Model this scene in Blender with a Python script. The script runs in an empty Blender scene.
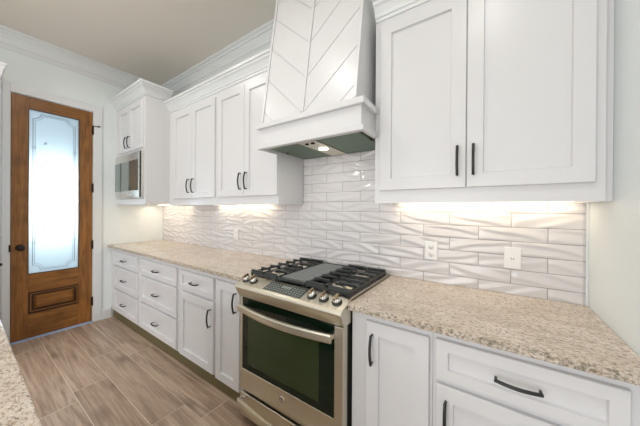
import bpy, bmesh, math, random
from math import sin, cos, pi, radians
from mathutils import Vector, Matrix
random.seed(7)
scene = bpy.context.scene
COL = scene.collection

# ------------------------------------------------------------ camera
YAW, PITCH, ROLL = .599, -.0019, .0068
fwd = Vector((-sin(YAW)*cos(PITCH), cos(YAW)*cos(PITCH), sin(PITCH)))
rgt = Vector((cos(YAW), sin(YAW), 0)); upv = rgt.cross(fwd)
r2 = rgt*cos(ROLL) + upv*sin(ROLL); u2 = -rgt*sin(ROLL) + upv*cos(ROLL)
cam = bpy.data.cameras.new('camera'); cam_o = bpy.data.objects.new('camera', cam); COL.objects.link(cam_o)
m = Matrix.Identity(4)
for i in range(3):
    m[i][0] = r2[i]; m[i][1] = u2[i]; m[i][2] = -fwd[i]
m[0][3], m[1][3], m[2][3] = .5606, -1.706, 1.3635
cam_o.matrix_world = m
cam.sensor_width = 36; cam.lens = 248/640*36; cam.shift_y = -2.5/640; cam.clip_start = .02
scene.camera = cam_o

# ------------------------------------------------------------ room dimensions
XL, XR, ZC = -3.375, .953, 3.11
YF = -4.6                      # open garden side of the room, behind the camera

# ------------------------------------------------------------ world and lights
scene.view_settings.view_transform = 'Standard'
scene.view_settings.look = 'None'
scene.view_settings.gamma = 1
scene.view_settings.exposure = 0.04
w = bpy.data.worlds.new('sky'); scene.world = w; w.use_nodes = True
bg = w.node_tree.nodes['Background']
bg.inputs[0].default_value = (.91, .94, 1, 1); bg.inputs[1].default_value = 1.25

def area(name, loc, size, power, color, rot=(0, 0, 0), size_y=None, spread=pi):
    l = bpy.data.lights.new(name, 'AREA'); l.energy = power; l.color = color; l.size = size
    if size_y:
        l.shape = 'RECTANGLE'; l.size_y = size_y
    else:
        l.shape = 'DISK'
    l.spread = spread
    o = bpy.data.objects.new(name, l); COL.objects.link(o); o.location = loc; o.rotation_euler = rot
    return o
# unseen area lamp added at the open garden side to boost daylight
area('garden_side_fill', (-.5, YF+.1, 1.0), 2.4, 60, (1, .975, .975), (radians(90), 0, radians(16)), 1.6)
# recessed ceiling lamps above the aisle; rightmost one added to brighten right-facing sides
for cx, cy in ((-.74, -1.37), (-2.08, -1.23), (.55, -1.55), (-2.08, -3.0), (-.72, -3.0)):
    area('ceiling_lamp_light', (cx, cy, ZC-.012), .16, 5.5, (1, .96, .91))
# warm strips under the wall cabinets
WARM = (1, .80, .56)
for x0, x1, pw, tilt in ((-3.32, -2.54, 1.6, 0), (-1.98, -1.12, .5, 35), (.06, .9, .5, 35)):
    area('under_cabinet_light', ((x0+x1)/2, -.055 if tilt else -.2, 1.408), x1-x0, pw*(x1-x0), WARM, (radians(tilt), 0, 0), .03)
# hood lamp
area('hood_lamp_light', (-.42, -.36, 1.775), .05, .8, (1, .95, .88))
# unseen lamp added outside the glazed door to brighten mid-glass
area('door_glass_fill', (XL-.24, -1.1, 1.45), .75, 8, (1, 1, 1), (0, radians(-90), 0), .3)

# ------------------------------------------------------------ node helpers
def new_mat(name, base=(.8, .8, .8), rough=.5, metal=0, spec=.5, coat=0):
    m = bpy.data.materials.new(name); m.use_nodes = True
    b = m.node_tree.nodes['Principled BSDF']
    b.inputs['Base Color'].default_value = (*base, 1); b.inputs['Roughness'].default_value = rough
    b.inputs['Metallic'].default_value = metal; b.inputs['Specular IOR Level'].default_value = spec
    b.inputs['Coat Weight'].default_value = coat
    return m
def N(m, t, **kw):
    n = m.node_tree.nodes.new(t)
    for k, v in kw.items():
        if k in n.inputs: n.inputs[k].default_value = v
        else: setattr(n, k, v)
    return n
def L(m, a, b): m.node_tree.links.new(a, b)
def P(m): return m.node_tree.nodes['Principled BSDF']
def coords(m, scale=(1, 1, 1), rot=(0, 0, 0)):
    tc = N(m, 'ShaderNodeTexCoord'); mp = N(m, 'ShaderNodeMapping')
    mp.inputs['Scale'].default_value = scale; mp.inputs['Rotation'].default_value = rot
    L(m, tc.outputs['Object'], mp.inputs['Vector']); return mp.outputs[0]
def ramp(m, src, stops, interp='LINEAR'):
    r = N(m, 'ShaderNodeValToRGB'); r.color_ramp.interpolation = interp
    e = r.color_ramp.elements
    while len(e) < len(stops): e.new(.5)
    for k, (p, c) in enumerate(stops):
        e[k].position = p; e[k].color = (*c, 1)
    L(m, src, r.inputs[0]); return r.outputs[0]
def mix(m, fac, a, b, mode='MIX'):
    n = N(m, 'ShaderNodeMix', data_type='RGBA', blend_type=mode)
    for s, v in ((n.inputs[0], fac), (n.inputs[6], a), (n.inputs[7], b)):
        if hasattr(v, 'links'): L(m, v, s)
        elif isinstance(v, (int, float)): s.default_value = v
        else: s.default_value = (*v, 1)
    return n.outputs[2]
def bump(m, h, strength=.2, dist=.002):
    b = N(m, 'ShaderNodeBump'); b.inputs['Strength'].default_value = strength; b.inputs['Distance'].default_value = dist
    L(m, h, b.inputs['Height']); L(m, b.outputs[0], P(m).inputs['Normal'])
def noise(m, vec, scale, detail=3, rough=.5, dist=0):
    n = N(m, 'ShaderNodeTexNoise'); n.inputs['Scale'].default_value = scale; n.inputs['Detail'].default_value = detail
    n.inputs['Roughness'].default_value = rough; n.inputs['Distortion'].default_value = dist
    L(m, vec, n.inputs['Vector']); return n.outputs[0]
def s2l(*c): return tuple(((v/255+.055)/1.055)**2.4 if v > 10 else v/255/12.92 for v in c)

# ------------------------------------------------------------ materials
M = {}
M['wall'] = new_mat('wall paint', (.81, .86, .865), .55, spec=.3)
v = coords(M['wall'], (1, 1, 1)); bump(M['wall'], noise(M['wall'], v, 260, 2), .12, .001)
M['ceiling'] = new_mat('ceiling paint', (.76, .715, .65), .85, spec=.1)
v = coords(M['ceiling']); bump(M['ceiling'], noise(M['ceiling'], v, 180, 2), .1, .001)
M['trim'] = new_mat('trim paint', (.76, .78, .79), .35)
M['cab'] = new_mat('cabinet paint', (.71, .71, .72), .30, spec=.45)
M['kick'] = new_mat('toe kick board', s2l(106, 96, 64), .6)  # shade and floor reflection under the cabinets painted into the olive
M['black'] = new_mat('matte black metal', (.012, .012, .013), .38, metal=.0, spec=.6)
M['gapdark'] = new_mat('dark recess', (.02, .018, .015), .8)
M['plastic'] = new_mat('white plastic', (.86, .86, .85), .3)
M['slot'] = new_mat('socket slot', (.05, .05, .05), .6)
M['tile'] = new_mat('glazed white tile', (.71, .69, .69), .16, spec=.5)
M['grout'] = new_mat('tile grout', (.30, .27, .26), .85, spec=.2)
M['chrome'] = new_mat('chrome', (.8, .8, .8), .12, metal=1)
M['bronze'] = new_mat('dark bronze', (.03, .025, .02), .28, metal=.6)
M['iron'] = new_mat('cast iron', (.016, .022, .019), .34, spec=.55)
M['pan'] = new_mat('black enamel pan', (.004, .005, .005), .25, spec=.3)
M['griddle'] = new_mat('griddle plate', (.15, .17, .168), .38, spec=.5)
M['cooktop'] = new_mat('cooktop enamel', (.62, .57, .49), .3, metal=1)
M['knobgold'] = new_mat('brushed knob metal', (.62, .50, .34), .25, metal=1)
M['display'] = new_mat('control glass', (.07, .085, .075), .2, spec=.5)
M['digits'] = new_mat('panel print', (.30, .33, .30), .5)
M['ovenglass'] = new_mat('oven door glass', (.004, .012, .006), .05, spec=.35)
M['ovenwindow'] = new_mat('oven window', (.024, .042, .013), .10, spec=.5)  # green garden reflection put in as an even tint
v = coords(M['ovenwindow'], (1, 1, 1)); bump(M['ovenwindow'], noise(M['ovenwindow'], v, 22, 2), .35, .002)
M['microglass'] = new_mat('microwave glass', (.26, .30, .28), .06, metal=.7, spec=1)
M['filter'] = new_mat('hood grease filter', (.17, .23, .17), .45, metal=.6)
v = coords(M['filter']); 
wv = N(M['filter'], 'ShaderNodeTexWave', wave_type='BANDS', bands_direction='X'); wv.inputs['Scale'].default_value = 90
L(M['filter'], v, wv.inputs['Vector']); bump(M['filter'], wv.outputs['Fac'], .5, .002)
M['threshold'] = new_mat('threshold strip', s2l(170, 196, 236), .35)  # daylight leaking under the door, painted in as pale blue

# brushed steel
def steel(name, col, rough=.28, axis=0):
    m = new_mat(name, col, rough, metal=1)
    sc = [3, 3, 3]; sc = [400, 400, 400]; sc[axis] = 4
    v = coords(m, sc); n = noise(m, v, 1, 2)
    mr = N(m, 'ShaderNodeMapRange'); mr.inputs['To Min'].default_value = rough-.06; mr.inputs['To Max'].default_value = rough+.08
    L(m, n, mr.inputs['Value']); L(m, mr.outputs[0], P(m).inputs['Roughness'])
    bump(m, n, .05, .0005)
    return m
M['steel'] = steel('brushed stainless steel', (.68, .64, .53), .34)
M['steelcool'] = steel('brushed cool steel', (.74, .73, .69), .25)
M['steelside'] = new_mat('range side panel', (.05, .055, .05), .4, metal=.4)

# granite
def granite(name, edge=False):
    m = new_mat(name, (.7, .6, .5), .16, spec=.5)
    v = coords(m, (1, 1.9, 1.5), (0, 0, .45))
    n0 = noise(m, v, 5, 4, .6, .8)
    base = ramp(m, n0, [(.30, s2l(198, 184, 168)), (.5, s2l(216, 203, 188)), (.72, s2l(228, 219, 209))])
    n1 = noise(m, v, 60, 5, .7, .3)
    c1 = mix(m, ramp(m, n1, [(.50, (0, 0, 0)), (.60, (1, 1, 1))]), base, s2l(180, 160, 138))
    n2 = noise(m, v, 85, 4, .7, .6)
    c2 = mix(m, ramp(m, n2, [(.57, (0, 0, 0)), (.63, (1, 1, 1))]), c1, s2l(112, 98, 86))
    vo = N(m, 'ShaderNodeTexVoronoi'); vo.inputs['Scale'].default_value = 46; L(m, v, vo.inputs['Vector'])
    c3 = mix(m, ramp(m, vo.outputs['Distance'], [(.12, (.8, .8, .8)), (.24, (0, 0, 0))]), c2, s2l(160, 148, 136))
    n3 = noise(m, v, 90, 3, .6)
    c4 = mix(m, ramp(m, n3, [(.62, (0, 0, 0)), (.68, (.7, .7, .7))]), c3, s2l(246, 240, 230))
    L(m, c4, P(m).inputs['Base Color'])
    bump(m, n1, .05, .001)
    return m
M['granite'] = granite('cream granite')
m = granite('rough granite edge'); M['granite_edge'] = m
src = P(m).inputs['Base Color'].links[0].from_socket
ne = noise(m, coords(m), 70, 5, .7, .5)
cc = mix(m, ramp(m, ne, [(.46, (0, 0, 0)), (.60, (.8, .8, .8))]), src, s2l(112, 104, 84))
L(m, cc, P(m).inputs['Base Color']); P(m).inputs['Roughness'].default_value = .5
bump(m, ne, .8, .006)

# stained alder wood for the door (z runs along the grain by default)
def wood(name, vertical=True, dark=1.0):
    m = new_mat(name, (.3, .15, .06), .38, spec=.4, coat=.15)
    v = coords(m, (9, 9, .9) if vertical else (9, 1.0, 9))
    n1 = noise(m, v, 1.6, 6, .62, 1.4)
    n2 = noise(m, coords(m, (60, 60, 3) if vertical else (60, 3, 60)), 1.5, 3, .6)
    c = ramp(m, n1, [(.28, s2l(84, 52, 20)), (.48, s2l(138, 90, 40)), (.72, s2l(176, 122, 62))])
    c = mix(m, .35, c, ramp(m, n2, [(.3, s2l(92, 54, 22)), (.7, s2l(182, 124, 66))]))
    n3 = noise(m, coords(m, (2.2, 2.2, 2.2)), 2.1, 2)
    c = mix(m, ramp(m, n3, [(.45, (0, 0, 0)), (.75, (.55, .55, .55))]), c, s2l(88, 58, 24))
    L(m, c, P(m).inputs['Base Color']); bump(m, n2, .12, .001)
    return m
M['wood'] = wood('stained alder, upright grain')
M['woodh'] = wood('stained alder, level grain', False)
M['wooddark'] = new_mat('dark stain in moulding', s2l(52, 30, 12), .4)

# frosted door glass: sky light and the added lamp outside shine through it
m = bpy.data.materials.new('frosted glass'); m.use_nodes = True; M['frost'] = m
nt = m.node_tree; nt.nodes.clear()
out = nt.nodes.new('ShaderNodeOutputMaterial'); tr = nt.nodes.new('ShaderNodeBsdfTranslucent'); gl = nt.nodes.new('ShaderNodeBsdfGlossy')
tr.inputs[0].default_value = (.66, .75, .79, 1); gl.inputs['Roughness'].default_value = .3
mx = nt.nodes.new('ShaderNodeMixShader'); mx.inputs[0].default_value = .05
nt.links.new(tr.outputs[0], mx.inputs[1]); nt.links.new(gl.outputs[0], mx.inputs[2]); nt.links.new(mx.outputs[0], out.inputs[0])
m = bpy.data.materials.new('etched line'); m.use_nodes = True; M['etch'] = m
nt = m.node_tree; nt.nodes.clear()
out = nt.nodes.new('ShaderNodeOutputMaterial'); tr = nt.nodes.new('ShaderNodeBsdfTranslucent'); tr.inputs[0].default_value = (.42, .52, .56, 1)
nt.links.new(tr.outputs[0], out.inputs[0])

def emis(name, col, s):
    m = bpy.data.materials.new(name); m.use_nodes = True; b = m.node_tree.nodes['Principled BSDF']
    b.inputs['Emission Color'].default_value = (*col, 1); b.inputs['Emission Strength'].default_value = s
    return m
M['led'] = emis('warm lamp diffuser', (1, .85, .62), 7)
M['bulb'] = emis('hood bulb', (1, .98, .94), 6)

# wood-look plank tile (per-plank offset stored on the faces)
m = new_mat('wood look plank tile', (.4, .3, .22), .38, spec=.4); M['plank'] = m
at = N(m, 'ShaderNodeAttribute', attribute_name='plank_seed')
tc = N(m, 'ShaderNodeTexCoord'); ad = N(m, 'ShaderNodeVectorMath', operation='ADD')
sc = N(m, 'ShaderNodeVectorMath', operation='SCALE'); sc.inputs['Scale'].default_value = 37.0
L(m, at.outputs['Vector'], sc.inputs[0]); L(m, tc.outputs['Object'], ad.inputs[0]); L(m, sc.outputs[0], ad.inputs[1])
mp = N(m, 'ShaderNodeMapping'); mp.inputs['Scale'].default_value = (.55, 9, 1); L(m, ad.outputs[0], mp.inputs['Vector'])
n1 = noise(m, mp.outputs[0], 2.0, 6, .62, 1.3)
mp2 = N(m, 'ShaderNodeMapping'); mp2.inputs['Scale'].default_value = (3, 60, 1); L(m, ad.outputs[0], mp2.inputs['Vector'])
n2 = noise(m, mp2.outputs[0], 1.6, 4, .6)
c = ramp(m, n1, [(.28, s2l(96, 74, 56)), (.42, s2l(152, 126, 104)), (.54, s2l(192, 166, 142)), (.70, s2l(226, 204, 182))])
c = mix(m, .4, c, ramp(m, n2, [(.3, s2l(150, 126, 106)), (.7, s2l(214, 194, 174))]))
mp3 = N(m, 'ShaderNodeMapping'); mp3.inputs['Scale'].default_value = (2.3, 4.6, 1); L(m, ad.outputs[0], mp3.inputs['Vector'])
vo = N(m, 'ShaderNodeTexVoronoi'); vo.inputs['Scale'].default_value = 1.0; L(m, mp3.outputs[0], vo.inputs['Vector'])
c = mix(m, ramp(m, vo.outputs['Distance'], [(.0, (1, 1, 1)), (.07, (.75, .75, .75)), (.16, (.35, .35, .35)), (.30, (0, 0, 0))]), c, s2l(88, 64, 48))
sep = N(m, 'ShaderNodeSeparateXYZ'); L(m, at.outputs['Vector'], sep.inputs[0])
c = mix(m, ramp(m, sep.outputs[2], [(0, (0, 0, 0)), (1, (.35, .35, .35))]), c, s2l(150, 126, 106))
L(m, c, P(m).inputs['Base Color']); bump(m, n2, .15, .001)
M['fgrout'] = new_mat('floor grout', s2l(228, 214, 196), .8)
M['lawn'] = new_mat('lawn', (.07, .14, .03), .9)

# ------------------------------------------------------------ geometry helpers
def woff(p):
    o = Vector((0, 0, 0))
    while p: o += p.location; p = p.parent
    return o
def obj(name, bm, mats, parent=None, bevel=0, smooth=False, seg=2):
    o_ = woff(parent)
    if o_.length: bmesh.ops.translate(bm, verts=bm.verts, vec=-o_)
    bmesh.ops.recalc_face_normals(bm, faces=bm.faces)
    me = bpy.data.meshes.new(name); bm.to_mesh(me); bm.free()
    if not isinstance(mats, (list, tuple)): mats = [mats]
    for mm in mats: me.materials.append(mm if not isinstance(mm, str) else M[mm])
    o = bpy.data.objects.new(name, me); COL.objects.link(o)
    if parent: o.parent = parent
    if smooth:
        for p in me.polygons: p.use_smooth = True
    if bevel:
        b = o.modifiers.new('edge', 'BEVEL'); b.width = bevel; b.segments = seg; b.limit_method = 'ANGLE'; b.angle_limit = radians(35)
        b.harden_normals = False
    return o
def thing(name, label, cat, loc, group=None):
    o = bpy.data.objects.new(name, None); COL.objects.link(o); o.location = loc; o.empty_display_size = .1
    o['label'] = label; o['category'] = cat
    if group: o['group'] = group
    return o
def tag(o, label, cat, group=None):
    o['label'] = label; o['category'] = cat
    if group: o['group'] = group
    return o
def struct(o): o['kind'] = 'structure'; return o
def box(bm, x0, x1, y0, y1, z0, z1, mi=0):
    vs = [bm.verts.new(p) for p in ((x0, y0, z0), (x1, y0, z0), (x1, y1, z0), (x0, y1, z0), (x0, y0, z1), (x1, y0, z1), (x1, y1, z1), (x0, y1, z1))]
    for f in ((0, 3, 2, 1), (4, 5, 6, 7), (0, 1, 5, 4), (1, 2, 6, 5), (2, 3, 7, 6), (3, 0, 4, 7)):
        bm.faces.new([vs[i] for i in f]).material_index = mi
    return vs
def B(*a, **k):
    bm = bmesh.new(); box(bm, *a, **k); return bm
def prism(bm, pts, axis, a, b, mi=0):
    """closed outline pts (two coords) extruded along axis from a to b"""
    def mk(p, t): return {'x': (t, p[0], p[1]), 'y': (p[0], t, p[1]), 'z': (p[0], p[1], t)}[axis]
    A = [bm.verts.new(mk(p, a)) for p in pts]; C = [bm.verts.new(mk(p, b)) for p in pts]
    n = len(pts)
    bm.faces.new(A).material_index = mi; bm.faces.new(C[::-1]).material_index = mi
    for i in range(n): bm.faces.new([A[i], A[(i+1) % n], C[(i+1) % n], C[i]]).material_index = mi
def shaker(bm, x0, x1, z0, z1, yf, t=.02, rail=.058, rec=.013, lip=.003):
    """recessed-panel front facing -y; front face at y=yf"""
    def rect(d, y): return [bm.verts.new(p) for p in ((x0+d, y, z0+d), (x1-d, y, z0+d), (x1-d, y, z1-d), (x0+d, y, z1-d))]
    e = .0025
    R = [rect(0, yf+t), rect(0, yf+e), rect(e, yf), rect(rail, yf), rect(rail+lip, yf+rec)]
    bm.faces.new(R[0]); bm.faces.new(R[-1])
    for a, b in zip(R, R[1:]):
        for i in range(4): bm.faces.new([a[i], a[(i+1) % 4], b[(i+1) % 4], b[i]])
def tube(bm, pts, r, seg=10, flat=None, caps=True, mi=0):
    pts = [Vector(p) for p in pts]; rings = []
    prev = None
    for i, p in enumerate(pts):
        d = (pts[min(i+1, len(pts)-1)] - pts[max(i-1, 0)]).normalized()
        ref = prev if prev is not None else (Vector((0, 0, 1)) if abs(d.z) < .9 else Vector((1, 0, 0)))
        s = d.cross(ref).normalized(); u = s.cross(d).normalized(); prev = u
        ra, rb = (r, r) if not flat else flat
        rings.append([bm.verts.new(p + s*ra*cos(2*pi*k/seg) + u*rb*sin(2*pi*k/seg)) for k in range(seg)])
    for a, b in zip(rings, rings[1:]):
        for k in range(seg):
            f = bm.faces.new([a[k], a[(k+1) % seg], b[(k+1) % seg], b[k]]); f.smooth = True; f.material_index = mi
    if caps:
        bm.faces.new(rings[0]).material_index = mi; bm.faces.new(rings[-1][::-1]).material_index = mi
def lathe(bm, prof, c, axis=(0, 0, 1), seg=24, mi=0):
    """prof: (radius, height) pairs along axis"""
    ax = Vector(axis).normalized(); ref = Vector((1, 0, 0)) if abs(ax.x) < .9 else Vector((0, 1, 0))
    s = ax.cross(ref).normalized(); u = ax.cross(s); c = Vector(c); rings = []
    for r, h in prof:
        if r < 1e-6: rings.append([bm.verts.new(c+ax*h)])
        else: rings.append([bm.verts.new(c + ax*h + s*r*cos(2*pi*k/seg) + u*r*sin(2*pi*k/seg)) for k in range(seg)])
    for a, b in zip(rings, rings[1:]):
        for k in range(seg):
            k2 = (k+1) % seg
            vs = [a[k % len(a)], a[k2 % len(a)], b[k2 % len(b)], b[k % len(b)]]
            vs2 = []
            for q in vs:
                if q not in vs2: vs2.append(q)
            if len(vs2) >= 3: f = bm.faces.new(vs2); f.smooth = True; f.material_index = mi
    for rg, fl in ((rings[0], 0), (rings[-1], 1)):
        if len(rg) > 2: bm.faces.new(rg if not fl else rg[::-1]).material_index = mi
def sweep(bm, path, prof, side=1):
    """moulding: path of (x,y) points, prof of (out, z); out grows to the right of travel when side=1"""
    n = len(path); rings = []
    ds = []
    for i in range(n-1):
        d = Vector(path[i+1]) - Vector(path[i]); d.normalize(); ds.append(Vector((d.y, -d.x))*side)
    for i in range(n):
        if i == 0: nn = ds[0]
        elif i == n-1: nn = ds[-1]
        else:
            s = ds[i-1] + ds[i]; nn = s / (1 + ds[i-1].dot(ds[i]))
        rings.append([bm.verts.new((path[i][0]+nn.x*o, path[i][1]+nn.y*o, z)) for o, z in prof])
    k = len(prof)
    for a, b in zip(rings, rings[1:]):
        for j in range(k): bm.faces.new([a[j], a[(j+1) % k], b[(j+1) % k], b[j]])
    bm.faces.new(rings[0]); bm.faces.new(rings[-1][::-1])
def arc_pts(a, b, n, bow, out):
    """bowed pull: from a to b, pushed along out"""
    a, b, out = Vector(a), Vector(b), Vector(out); r = []
    for i in range(n+1):
        t = i/n; r.append(a.lerp(b, t) + out*bow*(sin(pi*t)))
    return r
def pull(parent, c, L_, vertical=True, label=None, name='handle'):
    """matte black bowed pull on a front facing -y, centre c on the face"""
    x, y, z = c; bm = bmesh.new(); h = L_/2; d = Vector((0, 0, 1)) if vertical else Vector((1, 0, 0)); c = Vector(c)
    pr = .021
    for s in (-1, 1):
        p = c + d*h*s
        tube(bm, [p, p+Vector((0, -pr, 0))], .0048, 8)
    e0 = c - d*(h+.004) + Vector((0, -pr, 0)); e1 = c + d*(h+.004) + Vector((0, -pr, 0))
    fl = (.0055, .0042)
    tube(bm, arc_pts(e0, e1, 14, .012, (0, -1, 0)), .0062, 10)
    return obj(name, bm, 'black', parent)

# ============================================================ ROOM SHELL
# floor of wood-look planks (each plank its own face, grout bed below)
bm = bmesh.new(); PW, PL_, G = .206, 1.22, .004
lay = bm.faces.layers.float_vector.new('plank_seed')
offs = {0: -.98, 1: -1.185, 2: -1.98, 3: -3.05}
y = -.62; k = 0; rows = []
for k in range(-4, 21):
    y1 = -.60 - PW*k; y0 = y1-PW
    if y0 > 0 or y1 < YF: continue
    y0c, y1c = max(y0, YF), min(y1, 0)
    ox = offs.get(k, random.random()*PL_); x = ox - math.ceil((ox-XL)/PL_)*PL_
    while x < XR:
        a, b = max(x, XL), min(x+PL_, XR)
        if b-a > .02:
            vs = [bm.verts.new(p) for p in ((a+G/2, y0c+G/2, 0), (b-G/2, y0c+G/2, 0), (b-G/2, y1c-G/2, 0), (a+G/2, y1c-G/2, 0))]
            f = bm.faces.new(vs); f[lay] = (random.random(), random.random(), random.random())
        x += PL_
box(bm, XL-.3, XR+.1, YF, .1, -.1, -.0015, 1)
fl = struct(obj('floor', bm, ['plank', 'fgrout']))
struct(obj('ceiling', B(XL-.12, XR+.12, YF, .12, ZC, ZC+.1), 'ceiling'))
struct(obj('wall_back', B(XL-.12, XR+.12, 0, .12, 0, ZC), 'wall'))
struct(obj('wall_right', B(XR, XR+.12, YF, 0, 0, ZC), 'wall'))
# left wall with the door opening
DY0, DY1, DZ = -1.405, -.787, 2.515
bm = bmesh.new()
box(bm, XL-.12, XL, DY1, 0, 0, ZC); box(bm, XL-.12, XL, YF, DY0, 0, ZC); box(bm, XL-.12, XL, DY0, DY1, DZ, ZC)
struct(obj('wall_left', bm, 'wall'))
struct(obj('ground_outside', B(-12, 9, -20, -4.7, -.25, -.15), 'lawn'))

# ceiling crown
cp = [(0, ZC-.185), (.016, ZC-.185), (.020, ZC-.170), (.012, ZC-.158), (.012, ZC-.140), (.026, ZC-.136), (.030, ZC-.118), (.040, ZC-.092), (.060, ZC-.070), (.064, ZC-.056), (.078, ZC-.056), (.084, ZC-.040), (.082, ZC-.030), (.100, ZC-.026), (.104, ZC-.008), (.104, ZC), (0, ZC)]
cp = [(o*.78, z) for o, z in cp]
bm = bmesh.new()
sweep(bm, [(XL, YF), (XL, 0), (-.775, 0)], cp)
struct(obj('trim_1', bm, 'trim'))
bm = bmesh.new(); sweep(bm, [(-.035, 0), (XR, 0), (XR, YF)], cp)
struct(obj('trim_2', bm, 'trim'))
# door casing
bm = bmesh.new(); CW = .085
box(bm, XL, XL+.016, DY1+.006, DY1+CW, 0, DZ+CW)
box(bm, XL, XL+.016, DY0-.055, DY0-.006, 0, DZ+CW)
box(bm, XL, XL+.016, DY0-.006, DY1+.006, DZ+.006, DZ+CW)
struct(obj('trim_3', bm, 'trim', bevel=.003))
bm = bmesh.new()
prism(bm, [(XL, 0), (XL+.016, 0), (XL+.016, .11), (XL+.008, .13), (XL, .13)], 'y', DY1+CW, -.605)
struct(obj('baseboard_left', bm, 'trim'))

# ------------------------------------------------------------ backsplash: relief tile built in mesh
ROW, LEN, GR = .0763, .298, .0030
ZT0 = .914
def grid1(a, b, cuts, fine, n):
    """coordinates from a to b with joints at cuts (grout width fine) and n cells between"""
    xs = [a]; cs = [c for c in cuts if a+.004 < c < b-.004]
    prev = a
    for c in cs+[b]:
        e = c-GR/2 if c != b else b
        s = prev
        for i in range(1, n+1): xs.append(s+(e-s)*i/n)
        if c != b:
            xs.append(c+GR/2); prev = c+GR/2
    return xs
def relief(u, v, seed):
    r = random.Random(seed)
    kind = r.random(); ph = r.random()*.5; sl = r.uniform(.5, .95)
    if kind < .25: v = 1-v
    if r.random() < .15: u = 1-u
    h = 0
    for j in range(3):
        a = .95 - sl*(u*1.3 + .16*sin(5*u+ph*9)) - .75*(j-1) + ph*.8
        d = v-a
        w_ = math.exp(-((d if d > 0 else d*3.6)/.34)**2)
        h += w_*(.6+.4*sin(pi*min(max(u+.15*(j-1), 0), 1)))
    e = min(1, min(u, 1-u)/.05)*min(1, min(v, 1-v)/.12)
    return h*max(e, 0)*.0062
def backsplash(name, xa, xb, za, zb):
    rowc = [ZT0+ROW*i-.0183 for i in range(1, 30)]
    zs = grid1(za, zb, rowc, GR, 10)
    xc = [.808+.149*i for i in range(-40, 3)]
    xc = sorted(xc)
    xs = grid1(xa, xb, xc, GR, 9)
    # row parity decides which joints are open
    bm = bmesh.new(); V = []
    def cell(x, z):
        ri = sum(1 for c in rowc if c <= z)
        # joints for this row
        base = .808 if ri % 2 == 0 else .659
        q = (x-base)/LEN; ci = math.floor(q)
        z0 = ZT0-.0183+ROW*ri
        return ri, ci, q-ci, (z-z0)/ROW
    grp = {}
    for z in zs:
        rowv = []
        for x in xs:
            ri, ci, u, v_ = cell(x, z)
            du = min(u, 1-u)*LEN; dv = min(v_, 1-v_)*ROW
            ing = du < GR*.55 or dv < GR*.55
            h = -.0022 if ing and False else relief(u, v_, ri*1000+ci)
            rowv.append(bm.verts.new((x, -.009-h, z)))
        V.append(rowv)
    for i in range(len(zs)-1):
        for j in range(len(xs)-1):
            f = bm.faces.new([V[i][j], V[i][j+1], V[i+1][j+1], V[i+1][j]]); f.smooth = True
            ri, ci, u, v_ = cell((xs[j]+xs[j+1])/2, (zs[i]+zs[i+1])/2)
            if min(u, 1-u)*LEN < GR*.51 or min(v_, 1-v_)*ROW < GR*.51: f.material_index = 1
    # side and top returns so that the tile sheet has thickness
    def side(vs):
        bk = [bm.verts.new((q.co.x, 0, q.co.z)) for q in vs]
        for a in range(len(vs)-1): bm.faces.new([vs[a], vs[a+1], bk[a+1], bk[a]])
    side(V[0]); side(V[-1]); side([r_[0] for r_ in V]); side([r_[-1] for r_ in V])
    o = obj(name, bm, ['tile', 'grout']); return struct(o)
backsplash('backsplash', XL+.0005, XR-.010, ZT0, 1.425)
backsplash('backsplash', -.774, -.001, 1.4251, 1.80)
struct(obj('trim_4', B(XR-.010, XR-.001, -.0125, 0, ZT0, 1.41), 'trim'))

# ============================================================ door_1
door = bpy.data.objects.new('door_1', None); COL.objects.link(door); door.location = (XL, DY0, 0); struct(door)
DX0, DX1 = XL-.035, XL+.006           # leaf thickness
ya, yb = DY0+.003, DY1-.003
gy0, gy1, gz0, gz1 = -1.288, -.909, .680, 2.388
py0, py1, pz0, pz1 = -1.290, -.896, .262, .487
bm = bmesh.new()
box(bm, DX0, DX1, ya, gy0, .018, DZ-.004); box(bm, DX0, DX1, gy1, yb, .018, DZ-.004)
obj('stile', bm, 'wood', door, bevel=.002)
bm = bmesh.new()
box(bm, DX0, DX1-.0005, gy0, gy1, gz1, DZ-.004); box(bm, DX0, DX1-.0005, gy0, gy1, pz1, gz0); box(bm, DX0, DX1-.0005, gy0, gy1, .018, pz0)
obj('rail', bm, 'woodh', door, bevel=.002)
bm = bmesh.new()   # raised lower panel with a dark moulding frame
box(bm, DX0+.008, DX1-.022, py0, py1, pz0, pz1, 1)
def ring(bm, y0, y1, z0, z1, wdt, xa, xb, mi):
    box(bm, xa, xb, y0, y0+wdt, z0, z1, mi); box(bm, xa, xb, y1-wdt, y1, z0, z1, mi)
    box(bm, xa, xb, y0+wdt, y1-wdt, z0, z0+wdt, mi); box(bm, xa, xb, y0+wdt, y1-wdt, z1-wdt, z1, mi)
ring(bm, py0, py1, pz0, pz1, .010, DX1-.022, DX1-.004, 1)
ring(bm, py0+.016, py1-.016, pz0+.016, pz1-.016, .010, DX1-.022, DX1-.010, 0)
V0 = [(py0+.045, pz0+.045), (py1-.045, pz0+.045), (py1-.045, pz1-.045), (py0+.045, pz1-.045)]
V1 = [(py0+.062, pz0+.060), (py1-.062, pz0+.060), (py1-.062, pz1-.060), (py0+.062, pz1-.060)]
a_ = [bm.verts.new((DX1-.022, *q)) for q in V0]; b_ = [bm.verts.new((DX1-.004, *q)) for q in V1]
bm.faces.new(b_)
for i in range(4): bm.faces.new([a_[i], a_[(i+1) % 4], b_[(i+1) % 4], b_[i]]).material_index = 0
obj('lower_panel', bm, ['woodh', 'wooddark'], door)
gl_ = obj('glass_pane', B(DX1-.022, DX1-.016, gy0, gy1, gz0, gz1), 'frost', door)
bm = bmesh.new()   # etched border: double line with scooped corners
gx = DX1-.0150
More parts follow.
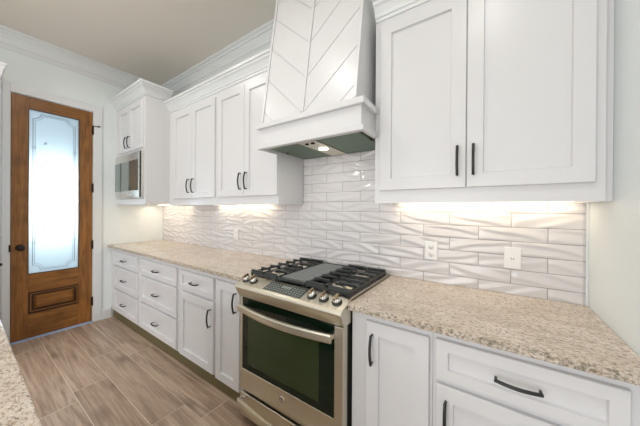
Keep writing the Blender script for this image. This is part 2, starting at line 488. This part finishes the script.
def flatline(bm, pts, wd):
    for (a0, b0), (a1, b1) in zip(pts, pts[1:]):
        d = Vector((a1-a0, b1-b0)); d.normalize(); n_ = Vector((-d.y, d.x))*wd/2
        vs = [bm.verts.new((gx, a0+n_.x*s, b0+n_.y*s)) for s in (1, -1)] + [bm.verts.new((gx, a1+n_.x*s, b1+n_.y*s)) for s in (-1, 1)]
        vs2 = [bm.verts.new((gx-.001, v.co.y, v.co.z)) for v in vs]
        bm.faces.new(vs); bm.faces.new(vs2[::-1])
        for i in range(4): bm.faces.new([vs[i], vs[(i+1) % 4], vs2[(i+1) % 4], vs2[i]])
for ins, wd in ((.030, .0045), (.045, .003)):
    y0, y1, z0, z1 = gy0+ins, gy1-ins, gz0+ins, gz1-ins; c_ = .055
    pts = []
    for cy, cz, a0 in ((y0, z1, -pi/2), (y1, z1, -pi), (y1, z0, -3*pi/2), (y0, z0, -2*pi)):
        for i in range(7):
            a = a0 + (i/6)*(pi/2)
            if (cy, cz) == (y0, z1): a = -pi/2+(i/6)*(pi/2)
            elif (cy, cz) == (y1, z1): a = pi+(i/6)*(pi/2)
            elif (cy, cz) == (y1, z0): a = pi/2+(i/6)*(pi/2)
            else: a = 0+(i/6)*(pi/2)
            pts.append((cy+c_*cos(a), cz+c_*sin(a)))
    pts.append(pts[0]); flatline(bm, pts, wd)
for cz in (1.0, 1.35, 1.70, 2.0):    # small etched ornaments
    for cy in (gy0+.037, gy1-.037):
        flatline(bm, [(cy-.020, cz), (cy+.020, cz)], .004); flatline(bm, [(cy, cz-.020), (cy+.012, cz), (cy, cz+.020)], .003)
for cy, cz in ((-1.17, 1.86), (-1.03, 1.86), (-1.17, 2.06)):
    flatline(bm, [(cy-.010, cz-.012), (cy+.004, cz+.014), (cy+.012, cz-.006), (cy-.010, cz-.012)], .004)
obj('etched_border', bm, 'etch', gl_)
bm = bmesh.new()  # thin bead around the glass
ring(bm, gy0-.004, gy1+.004, gz0-.004, gz1+.004, .006, DX1-.014, DX1+.001, 0)
obj('glazing_bead', bm, 'wooddark', door)
bm = bmesh.new()
lathe(bm, [(.030, 0), (.031, .004), (.024, .008), (.011, .011), (.010, .028), (.020, .034), (.0285, .044), (.030, .053), (.024, .063), (.010, .067), (0, .068)], (DX1, -1.342, .962), (1, 0, 0), 28)
obj('door_knob', bm, 'bronze', door)
obj('latch_plate', B(XL-.01, XL+.0185, DY0-.012, DY0+.002, .925, .995), 'bronze', door)
for z in (2.302, 1.609, .932, .253):
    bm = bmesh.new(); box(bm, DX1-.001, DX1+.003, DY1-.012, DY1+.014, z-.045, z+.045)
    tube(bm, [(DX1+.007, DY1+.001, z-.048), (DX1+.007, DY1+.001, z+.048)], .0065, 10)
    for zz in (z-.052, z+.052): lathe(bm, [(.004, -.003), (.006, 0), (.004, .003)], (DX1+.007, DY1+.001, zz), seg=10)
    hg = obj('hinge', bm, 'bronze', door)
    if z > 2.2:
        bm = bmesh.new(); tube(bm, [(DX1+.007, DY1+.002, z+.048), (DX1+.03, DY1+.045, z+.05)], .004, 8)
        lathe(bm, [(.009, -.007), (.010, 0), (.009, .007)], (DX1+.031, DY1+.047, z+.05), (.5, .85, 0), 12)
        obj('door_stop', bm, 'bronze', hg)
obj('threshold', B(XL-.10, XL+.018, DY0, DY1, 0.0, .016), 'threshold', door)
# jamb lining in the opening
bm = bmesh.new(); box(bm, XL-.12, XL-.036, DY0-.0, DY0+.012, .016, DZ); box(bm, XL-.12, XL-.036, DY1-.012, DY1, .016, DZ); box(bm, XL-.12, XL-.036, DY0+.012, DY1-.012, DZ-.012, DZ)
obj('jamb', bm, 'trim', door)

# ============================================================ BASE CABINETS
YD = -.62   # front of the doors and drawers
YFR = -.600 # face frame
def base_unit(label, x0, x1, fronts, doors=(), group='white base cabinets', endr=False, kick=True, xk0=None, xk1=None):
    t = thing('base_cabinet', label, 'cabinet', ((x0+x1)/2, -.30, 0), group)
    obj('body', B(x0+.0005, x1-.0005, YFR, -.002, .105, .8825), 'cab', t, bevel=.001)
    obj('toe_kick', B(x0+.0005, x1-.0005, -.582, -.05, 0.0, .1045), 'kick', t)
    for (a, b, z0, z1, hl) in fronts:
        bm = bmesh.new(); shaker(bm, a, b, z0, z1, YD, rail=.043 if z1-z0 < .2 else .05, t=.0195)
        d = obj('drawer', bm, 'cab', t)
        cx = (a+b)/2
        pull(d, (cx, YD, (z0+z1)/2), hl, vertical=False)
    for (a, b, z0, z1, hx) in doors:
        bm = bmesh.new(); shaker(bm, a, b, z0, z1, YD, rail=.06, t=.0195)
        d = obj('door', bm, 'cab', t)
        pull(d, (hx, YD, z1-.122), .128)
    return t
D3 = lambda a, b, hl=.10: [(a, b, .680, .842, hl), (a, b, .402, .665, hl), (a, b, .125, .387, hl)]
base_unit('white three-drawer base cabinet in the corner next to the wooden door', XL+.001, -2.505, D3(-3.25, -2.54))
base_unit('white three-drawer base cabinet second from the wooden door', -2.505, -1.675, D3(-2.465, -1.705))
base_unit('white base cabinet with one drawer above one door, left of the range', -1.675, -1.13, [(-1.645, -1.147, .682, .842, .10)], [(-1.645, -1.147, .118, .662, -1.178)])
base_unit('narrow white full-door base cabinet touching the left side of the range', -1.13, -.785, [], [(-1.117, -.842, .110, .842, -.875)])
base_unit('white full-door base cabinet touching the right side of the range', .004, .373, [], [(.085, .361, .110, .846, .118)])
t = base_unit('wide white base cabinet with a drawer over a door against the right wall', .373, XR-.001, [(.387, .9, .692, .850, .12)], [(.389, .9, .110, .672, .424)])

# countertops
def countertop(name, x0, x1, y0, y1, label, edges='f'):
    bm = bmesh.new(); z0, z1 = .883, .914
    vs = box(bm, x0, x1, y0, y1, z0, z1)
    bm.faces.ensure_lookup_table(); bm.normal_update()
    for f in bm.faces:
        if abs(f.normal.z) < .5: f.material_index = 1
    o = obj(name, bm, ['granite', 'granite_edge'], bevel=.004)
    return tag(o, label, 'countertop', 'granite countertops')
countertop('countertop', XL+.001, -.786, -.645, -.0005, 'speckled cream granite countertop on the long row of cabinets left of the range')
countertop('countertop', 0.0, XR-.001, -.645, -.0005, 'speckled cream granite countertop between the range and the right wall')
countertop('island_countertop', -1.3, -.02, -2.35, -1.605, 'speckled granite countertop of the island in the near left corner')
t = thing('island_cabinet', 'white island cabinet below the near granite countertop', 'cabinet', (-.66, -2.0, 0))
obj('body', B(-1.26, -.06, -2.31, -1.645, .1, .8825), 'cab', t, bevel=.002)
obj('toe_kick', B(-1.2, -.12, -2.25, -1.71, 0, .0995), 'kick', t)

# ============================================================ WALL CABINETS
UY, UF = -.33, -.31
UZ0, UZF, UZ1 = 1.405, 1.485, 2.43
def wall_unit(label, x0, x1, doors, rail=.06, group='white wall cabinets', z1=2.50, pulls=.135):
    t = thing('wall_cabinet', label, 'cabinet', ((x0+x1)/2, -.15, UZ0), group)
    bm = bmesh.new()
    box(bm, x0+.0005, x1-.0005, UF, -.0005, 1.43, z1)
    box(bm, x0+.0005, x1-.0005, UF, UF+.02, UZ0, 1.43)       # light rail of the face frame
    box(bm, x0+.0005, x0+.018, UF+.02, -.012, UZ0, 1.43); box(bm, x1-.018, x1-.0005, UF+.02, -.012, UZ0, 1.43)
    obj('body', bm, 'cab', t)
    for a, b, hx in doors:
        bm = bmesh.new(); shaker(bm, a, b, 1.478, UZ1, UY, rail=rail, t=.0195)
        d = obj('door', bm, 'cab', t); pull(d, (hx, UY, 1.606), pulls)
    return t
wall_unit('white two-door wall cabinet between the microwave and the next pair of doors', -2.513, -1.574, [(-2.40, -2.003, -2.045), (-1.999, -1.598, -1.957)])
wall_unit('white two-door wall cabinet touching the left side of the range hood', -1.574, -.776, [(-1.549, -1.169, -1.205), (-1.165, -.779, -1.129)])
ru = wall_unit('large white two-door wall cabinet right of the range hood', 0.0, .927, [(.034, .4655, .431), (.4695, .897, .497)], rail=.065)

obj('filler', B(.9272, XR-.001, -.285, -.0005, UZ0, 2.50), 'cab', ru)
crn = [(0, 0), (.008, 0), (.010, .018), (.018, .022), (.024, .040), (.046, .070), (.060, .080), (.064, .094), (.078, .098), (.080, .118), (0, .118)]
def crown(path, z0, label, s=1.0):
    bm = bmesh.new(); sweep(bm, path, [(o*s, z0+z*s) for o, z in crn])
    return tag(obj('cabinet_crown', bm, 'trim'), label, 'moulding', 'crown mouldings on the wall cabinets')
crown([(-2.512, -.3105), (-.777, -.3105)], 2.475, 'white stepped crown moulding along the top of the cabinets left of the hood', .9)
crown([(.0015, -.3105), (XR-.002, -.3105)], 2.465, 'white stepped crown moulding on top of the cabinet right of the hood', .9)
bm = bmesh.new()
# ============================================================ MICROWAVE CABINET
mx0, mx1 = XL+.001, -2.514
t = thing('microwave_cabinet', 'deep white corner cabinet with two small doors above a microwave', 'cabinet', ((mx0+mx1)/2, -.28, 1.415))
bm = bmesh.new()
box(bm, mx0, mx1, -.555, -.0005, 2.005, 2.64)
box(bm, mx0, mx0+.10, -.555, -.0005, 1.478, 2.005); box(bm, mx1-.055, mx1, -.555, -.0005, 1.478, 2.005)
prism(bm, [(-.555, 1.412), (-.537, 1.412), (-.537, 1.43), (-.0005, 1.43), (-.0005, 1.478), (-.555, 1.478)], 'x', mx0, mx1)
obj('body', bm, 'cab', t)
for a, b, hx in ((-3.275, -2.932, -2.972), (-2.928, -2.56, -2.885)):
    bm = bmesh.new(); shaker(bm, a, b, 2.035, 2.565, -.575, t=.0195, rail=.06)
    d = obj('door', bm, 'cab', t); pull(d, (hx, -.575, 2.135), .125)
crown([(mx0+.001, -.5555), (mx1+.0005, -.5555), (mx1+.0005, -.312)], 2.60, 'white crown moulding wrapping the taller corner cabinet above the microwave', 1.0)
# microwave
t = thing('microwave', 'stainless built-in microwave under the two small corner doors', 'microwave', (-2.9, -.35, 1.479))
wx0, wx1, wz0, wz1 = -3.262, -2.572, 1.481, 2.002
obj('housing', B(wx0+.012, wx1-.012, -.5545, -.10, wz0, wz1), 'steelside', t)
obj('trim_frame', B(wx0, wx1+.030, -.585, -.5552, wz0, wz1-.0), 'steelcool', t, bevel=.003)
bm = bmesh.new(); box(bm, wx0+.004, wx1+.012, -.603, -.5852, wz0+.012, wz1-.014)
dr = obj('door', bm, 'steelcool', t, bevel=.003)
obj('window', B(wx0+.006, wx1-.005, -.6065, -.6032, wz0+.085, wz1-.10), 'microglass', dr)
bm = bmesh.new(); box(bm, -3.070, -3.062, -.6075, -.6067, wz0+.085, wz1-.10)
obj('seam', bm, 'gapdark', dr)
obj('control_strip', B(wx1+.0165, wx1+.027, -.590, -.5852, wz0+.012, wz1-.014), 'gapdark', t)

# ============================================================ TALL CABINET, far left
t = thing('tall_cabinet', 'tall white cabinet cut by the left edge of the photo, beside the wooden door', 'cabinet', (-3.2, -1.8, 0))
obj('body', B(XL+.001, -3.00, -2.2, -1.49, 0, 2.52), 'cab', t, bevel=.002)
bm = bmesh.new(); lathe(bm, [(.006, 0), (.006, .015), (.014, .020), (.015, .028), (.008, .034), (0, .035)], (-3.0, -1.492, .866), (1, 0, 0), 16)
obj('knob', bm, 'bronze', t)
bm = bmesh.new(); sweep(bm, [(-3.0, -2.2), (-3.0, -1.49), (XL+.002, -1.49)], [(o*.35 if z < .1 else o*.42, 2.52+z*1.0) for o, z in crn])
obj('crown', bm, 'trim', t)

# ============================================================ RANGE HOOD
t = thing('range_hood', 'white wooden range hood with chevron boards and a tapered front', 'range hood', (-.39, -.25, 1.78))
hx0, hx1 = -.774, -.035
yz = lambda z: -.495+.15*(z-1.96)
bm = bmesh.new(); prism(bm, [(yz(1.93)+.008, 1.93), (yz(ZC)+.008, ZC-.001), (-.001, ZC-.001), (-.001, 1.93)], 'x', hx0, hx1)
ch = obj('chimney', bm, 'cab', t)
# board cladding, each board clipped to its half of the front
def clip(poly, a, b, c):   # keep a*x+b*z<=c
    r = []
    for i in range(len(poly)):
        p, q = poly[i], poly[(i+1) % len(poly)]; dp, dq = a*p[0]+b*p[1]-c, a*q[0]+b*q[1]-c
        if dp <= 0: r.append(p)
        if dp*dq < 0: s = dp/(dp-dq); r.append((p[0]+s*(q[0]-p[0]), p[1]+s*(q[1]-p[1])))
    return r
bm = bmesh.new(); xc = (hx0+hx1)/2; ztop = ZC-.002; g = .0035; sl = .93
for half in (-1, 1):
    xa, xb = (hx0+.0181, xc-.0081) if half < 0 else (xc+.0081, hx1-.0181)
    for k in range(-3, 7):
        zc0 = 1.965+.24*k; zc1 = zc0+.24
        poly = [(xa, 1.975), (xb, 1.975), (xb, ztop), (xa, ztop)]
        s = sl*half
        # zc0 + s*(x-xc) + g <= z <= zc1 + s*(x-xc) - g
        poly = clip(poly, s, -1, s*xc - zc0 - g) if poly else poly
        if len(poly) > 2: poly = clip(poly, -s, 1, -s*xc + zc1 - g)
        if len(poly) > 2:
            A = [bm.verts.new((x, yz(z)+.0025, z)) for x, z in poly]; C = [bm.verts.new((x, yz(z)+.0078, z)) for x, z in poly]
            bm.faces.new(A); bm.faces.new(C[::-1])
            for i in range(len(poly)): bm.faces.new([A[i], A[(i+1) % len(poly)], C[(i+1) % len(poly)], C[i]])
obj('chevron_boards', bm, 'cab', t)
for xa, xb in ((hx0, hx0+.018), (xc-.008, xc+.008), (hx1-.018, hx1)):
    bm = bmesh.new(); prism(bm, [(yz(1.975)-.006, 1.975), (yz(ztop)-.006, ztop), (yz(ztop)+.0078, ztop), (yz(1.975)+.0078, 1.975)], 'x', xa, xb)
    obj('batten', bm, 'cab', t, bevel=.001)
# lower box: band with a ledge above and a lip below, side and front boards round the liner
bx0, bx1, by = -.767, -.001, -.505
bm = bmesh.new()
box(bm, bx0, bx1, by, by+.02, 1.785, 1.93); box(bm, bx0, bx0+.02, by+.02, -.01, 1.803, 1.93); box(bm, bx1-.02, bx1, by+.02, -.01, 1.803, 1.93)
box(bm, bx0+.0205, bx1-.0205, by+.0205, -.001, 1.905, 1.9295)
obj('lower_box', bm, 'cab', t)
upath = [(bx0, -.346), (bx0, by), (bx1, by), (bx1, -.336)]
bm = bmesh.new(); sweep(bm, upath, [(-.0005+.001, 1.922), (.022, 1.922), (.024, 1.924), (.024, 1.955), (.022, 1.957), (-.14, 1.957), (-.14, 1.9305), (.0005, 1.9305)])
obj('ledge', bm, 'cab', t)
bm = bmesh.new(); sweep(bm, upath, [(.0005, 1.783), (.018, 1.783), (.020, 1.785), (.020, 1.812), (.018, 1.814), (.0005, 1.814)])
obj('lip', bm, 'cab', t)
# liner
lx0, lx1, ly0, ly1 = bx0+.021, bx1-.021, by+.021, -.03
bm = bmesh.new(); box(bm, lx0, lx1, ly0, ly1, 1.80, 1.83)
ln = obj('liner', bm, 'filter', t)
ml, mr = -.46, -.33
obj('light_bar', B(ml, mr, ly0+.012, ly1-.012, 1.789, 1.7995), 'steel', ln, bevel=.002)
for a, b in ((lx0+.012, ml-.004), (mr+.004, lx1-.012)):
    f_ = obj('filter', B(a, b, ly0+.012, ly1-.012, 1.792, 1.7995), 'filter', ln, bevel=.002)
    bm = bmesh.new(); lathe(bm, [(.010, 0), (.010, -.004), (.006, -.006), (0, -.006)], ((a+b)/2 + (.15 if a > -.4 else -.10), -.30, 1.792)); obj('latch', bm, 'gapdark', f_)
bm = bmesh.new(); lathe(bm, [(.034, 0), (.034, -.003), (.028, -.005), (0, -.005)], (-.395, -.27, 1.789)); obj('lamp', bm, 'bulb', ln)
for xx in (-.415, -.37):
    bm = bmesh.new(); lathe(bm, [(.013, 0), (.013, -.005), (0, -.005)], (xx, -.43, 1.789)); obj('button', bm, 'gapdark', ln)

# ============================================================ RANGE
rx0, rx1 = -.772, -.006
t = thing('range', 'stainless slide-in gas range with black grates and glass oven door', 'range', ((rx0+rx1)/2, -.33, 0))
obj('body', B(rx0+.004, rx1-.004, -.62, -.03, .05, .905), 'steelside', t)
bm = bmesh.new(); box(bm, rx0, rx1, -.602, -.03, .905, .922)
obj('cooktop', bm, 'cooktop', t, bevel=.003)
# control panel
bm = bmesh.new()
prof = [(-.598, .922), (-.690, .893), (-.703, .884), (-.706, .872), (-.690, .838), (-.672, .806), (-.598, .806)]
prism(bm, prof, 'x', rx0-.004, rx1+.004)
cpn = obj('control_panel', bm, 'steel', t, bevel=.003)
sn = Vector((0, -.029, .092)).normalized()          # slope normal of the top face
def onp(x, y): return Vector((x, y, .922+(y+.598)*.029/.092))
def slab(bm, x0, x1, y0, y1, h, mi=0, skew=0, base=0):
    pts = [onp(x0+skew, y0), onp(x1+skew, y0), onp(x1, y1), onp(x0, y1)]
    A = [bm.verts.new(p+sn*base) for p in pts]; C = [bm.verts.new(p+sn*h) for p in pts]
    bm.faces.new(A[::-1]).material_index = mi; bm.faces.new(C).material_index = mi
    for i in range(4): bm.faces.new([A[i], A[(i+1) % 4], C[(i+1) % 4], C[i]]).material_index = mi
bm = bmesh.new(); slab(bm, -.545, -.262, -.683, -.606, .0015)
ds = obj('display', bm, 'display', cpn)
bm = bmesh.new()
for i in range(12):
    for j in range(4):
        if 4 <= i <= 7 and j < 2: continue
        x = -.532+i*.0222; yy = -.620-j*.0165
        slab(bm, x, x+.011, yy-.0025, yy+.0025, .0022, 0, 0, .0016)
for i in range(4): slab(bm, -.436+i*.018, -.424+i*.018, -.640, -.618, .0022, 0, 0, .0016)
obj('button_print', bm, 'digits', ds)
for kx in (-.735, -.667, -.212, -.135, -.058):
    bm = bmesh.new(); c = onp(kx, -.645)
    lathe(bm, [(.0265, 0), (.0265, .004), (.022, .007)], c, sn, 24)
    kb = obj('knob', bm, 'black', cpn)
    bm = bmesh.new(); lathe(bm, [(.0215, .0045), (.0205, .022), (.016, .026), (0, .026)], c, sn, 24)
    k1 = obj('knob_cap', bm, 'chrome', kb)
    bm = bmesh.new(); gx_ = [bm.verts.new(c + Vector((dx, 0, 0)) + sn*h + Vector((0, dy, dy*.31))) for dx, dy, h in
        [(-.006, -.022, .024), (.006, -.022, .024), (.006, .022, .024), (-.006, .022, .024), (-.004, -.020, .040), (.004, -.020, .040), (.004, .020, .040), (-.004, .020, .040)]]
    for f in ((0, 3, 2, 1), (4, 5, 6, 7), (0, 1, 5, 4), (1, 2, 6, 5), (2, 3, 7, 6), (3, 0, 4, 7)): bm.faces.new([gx_[i] for i in f])
    obj('knob_grip', bm, 'knobgold', kb, bevel=.0015)
# oven door
oy = -.668
dx0, dx1 = rx0+.006, rx1-.004
gx0, gx1, ogz0, ogz1 = -.747, -.058, .345, .800
bm = bmesh.new()
box(bm, dx0, gx0, oy, -.621, .215, .800); box(bm, gx1, dx1, oy, -.621, .215, .800); box(bm, gx0, gx1, oy, -.621, .215, ogz0)
od = obj('oven_door', bm, 'steel', t, bevel=.002)
og = obj('glass', B(gx0+.0005, gx1-.0005, oy+.002, -.621, ogz0+.0005, ogz1), 'ovenglass', od)
obj('window', B(-.695, -.150, oy+.0012, oy+.0019, .385, .735), 'ovenwindow', og)
def barsweep(bm, pts, hz, ty, mi=0):
    rings = []
    for p in pts:
        x, y, z = p
        rings.append([bm.verts.new(q) for q in ((x, y, z-hz), (x, y-ty*.8, z-hz), (x, y-ty, z-hz*.6), (x, y-ty, z+hz*.6), (x, y-ty*.8, z+hz), (x, y, z+hz))])
    for a, b in zip(rings, rings[1:]):
        for i in range(6): bm.faces.new([a[i], a[(i+1) % 6], b[(i+1) % 6], b[i]])
    bm.faces.new(rings[0]); bm.faces.new(rings[-1][::-1])
def rhandle(par, z, x0, x1, bow, hz=.021):
    bm = bmesh.new()
    barsweep(bm, [(x0+(x1-x0)*i/24, -.700-bow*sin(pi*i/24), z-.004*sin(pi*i/24)) for i in range(25)], hz, .014)
    h = obj('handle', bm, 'steel', par)
    for xx in (x0+.014, x1-.014):
        obj('handle_mount', B(xx-.012, xx+.012, -.703, oy-.0005, z-.012, z+.012), 'chrome', h, bevel=.003)
rhandle(od, .752, -.738, -.055, .032)
bm = bmesh.new(); lathe(bm, [(.0175, 0), (.0175, .002), (.0155, .003), (0, .003)], (-.402, oy, .292), (0, -1, 0), 28)
em = obj('emblem', bm, 'chrome', od)
bm = bmesh.new()
def ringtube(bm, c, r, rr, a0=0, a1=2*pi, n=24):
    tube(bm, [(c[0]+r*cos(a0+(a1-a0)*i/n), c[1], c[2]+r*sin(a0+(a1-a0)*i/n)) for i in range(n+1)], rr, 5)
ringtube(bm, (-.402, oy-.0032, .292), .0135, .0007); ringtube(bm, (-.4065, oy-.0032, .293), .0045, .0008, .6, 5.6); ringtube(bm, (-.397, oy-.0032, .2945), .003, .0008, 0, 4.5); ringtube(bm, (-.397, oy-.0032, .289), .0035, .0008, 1.6, 6.2)
obj('monogram', bm, 'gapdark', em)
# drawer
bm = bmesh.new(); box(bm, dx0, dx1, oy, -.621, .045, .192)
dw = obj('drawer', bm, 'steel', t, bevel=.003)
rhandle(dw, .163, -.738, -.030, .026, .019)
obj('kick', B(rx0+.01, rx1-.01, -.60, -.58, .0, .05), 'gapdark', t)
# chrome side rail of the panel end
# burners
for bx_, by_, r_ in ((-.62, -.46, .048), (-.62, -.20, .040), (-.135, -.46, .052), (-.135, -.20, .036), (-.39, -.33, .045)):
    bm = bmesh.new(); lathe(bm, [(r_+.018, 0), (r_+.016, .004), (r_, .006), (r_, .014), (r_*.8, .017)], (bx_, by_, .9246), seg=28)
    b_o = obj('burner', bm, 'steel', t)
    bm = bmesh.new(); lathe(bm, [(r_*.78, 0), (r_*.8, .006), (r_*.6, .009), (0, .009)], (bx_, by_, .9417), seg=28)
    obj('burner_cap', bm, 'iron', b_o)
# grates
def bar(bm, a, b, w_=.015, h_=.016):
    a, b = Vector(a), Vector(b); d = (b-a); d.z = 0; d.normalize(); s = Vector((-d.y, d.x, 0))
    A = []; 
    for p in (a, b):
        A.append([bm.verts.new(p + s*q*w_/2 + Vector((0, 0, zz))) for q, zz in ((-1, -h_), (1, -h_), (.7, 0), (-.7, 0))])
    bm.faces.new(A[0]); bm.faces.new(A[1][::-1])
    for i in range(4): bm.faces.new([A[0][i], A[0][(i+1) % 4], A[1][(i+1) % 4], A[1][i]])
gz = .965
def grate(x0, x1, kind):
    bm = bmesh.new(); y0, y1 = -.600, -.062
    for xx in (x0+.006, x1-.006): bar(bm, (xx, y0, gz-.014), (xx, y1, gz-.014), .010, .014)
    for yy in (y0+.006, y1-.006): bar(bm, (x0, yy, gz-.014), (x1, yy, gz-.014), .010, .014)
    for xx in (x0+.008, x1-.008):
        for yy in (y0+.008, (y0+y1)/2, y1-.008): box(bm, xx-.006, xx+.006, yy-.006, yy+.006, .9247, gz-.024)
    if kind == 'fingers':
        n = 7; xm = (x0+x1)/2
        for i in range(n):
            yy = y0+.012+(y1-y0-.024)*i/(n-1)
            gap = .012 if i in (0, 3, 6) else .030
            for s, xe in ((-1, x0), (1, x1)):
                bar(bm, (xe, yy, gz), (xe-s*(abs(xe-xm)-gap), yy, gz), .014, .015)
        for yy0, yy1 in ((y0, y0+.06), ((y0+y1)/2-.03, (y0+y1)/2+.03), (y1-.06, y1)): bar(bm, (xm, yy0, gz-.001), (xm, yy1, gz-.001), .008)
    return obj('grate', bm, 'iron', t, bevel=.0012, seg=1)
grate(-.752, -.520, 'fingers'); gc = grate(-.517, -.298, 'frame'); grate(-.295, -.016, 'fingers')
obj('burner_pan', B(-.755, -.020, -.592, -.062, .9205, .9245), 'pan', t)
bm = bmesh.new(); box(bm, -.504, -.311, -.568, -.085, .940, .951)
obj('griddle', bm, 'griddle', gc, bevel=.005)

# ============================================================ OUTLETS
def plate(x0, x1, z0, z1): 
    bm = bmesh.new(); box(bm, x0, x1, -.0215, -.0155, z0, z1); return bm
def outlet(xc_, zc_, label, w_=.072, h_=.115):
    t = thing('wall_outlet', label, 'outlet', (xc_, -.016, zc_), 'outlets in the tiled backsplash')
    obj('back_box', B(xc_-.028, xc_+.028, -.0157, .0, zc_-.045, zc_+.045), 'gapdark', t)
    obj('cover_plate', plate(xc_-w_/2, xc_+w_/2, zc_-h_/2, zc_+h_/2), 'plastic', t, bevel=.002)
    for dz in (-.024, .024):
        bm = bmesh.new(); lathe(bm, [(.0165, 0), (.0165, .002), (0, .002)], (xc_, -.0215, zc_+dz), (0, -1, 0), 20)
        s_ = obj('socket', bm, 'plastic', t)
        bm = bmesh.new()
        for dx in (-.006, .006): box(bm, xc_+dx-.001, xc_+dx+.001, -.0241, -.0236, zc_+dz-.001, zc_+dz+.007)
        box(bm, xc_-.002, xc_+.002, -.0241, -.0236, zc_+dz-.010, zc_+dz-.006)
        obj('slots', bm, 'slot', s_)
    return t
outlet(.260, 1.113, 'white double power outlet on the tiles right of the range')
outlet(-1.68, 1.10, 'white double power outlet on the tiles above the long left countertop')
t = thing('cable_jack', 'square white wall plate with one small round cable jack', 'wall plate', (.664, -.016, 1.113))
obj('back_box', B(.634, .694, -.0157, 0, 1.07, 1.155), 'gapdark', t)
obj('cover_plate', plate(.629, .701, 1.056, 1.170), 'plastic', t, bevel=.002)
bm = bmesh.new(); lathe(bm, [(.008, 0), (.008, .003), (.0045, .004), (.0045, .010), (0, .010)], (.664, -.0215, 1.112), (0, -1, 0), 16)
obj('jack', bm, 'chrome', t)

# under-cabinet fixtures
for (x0, x1), lab in (((-3.32, -2.54), 'glowing warm strip light under the microwave corner cabinet'), ((-1.98, -1.12), 'glowing warm strip light under the cabinets left of the hood'), ((.06, .9), 'glowing warm strip light under the large right wall cabinet')):
    tt = thing('under_cabinet_lamp', lab, 'light', ((x0+x1)/2, -.085, 1.42), 'warm strip lights under the wall cabinets')
    obj('housing', B(x0, x1, -.105, -.065, 1.4165, 1.4295), 'plastic', tt)
    obj('diffuser', B(x0+.01, x1-.01, -.10, -.07, 1.411, 1.4164), 'led', tt)
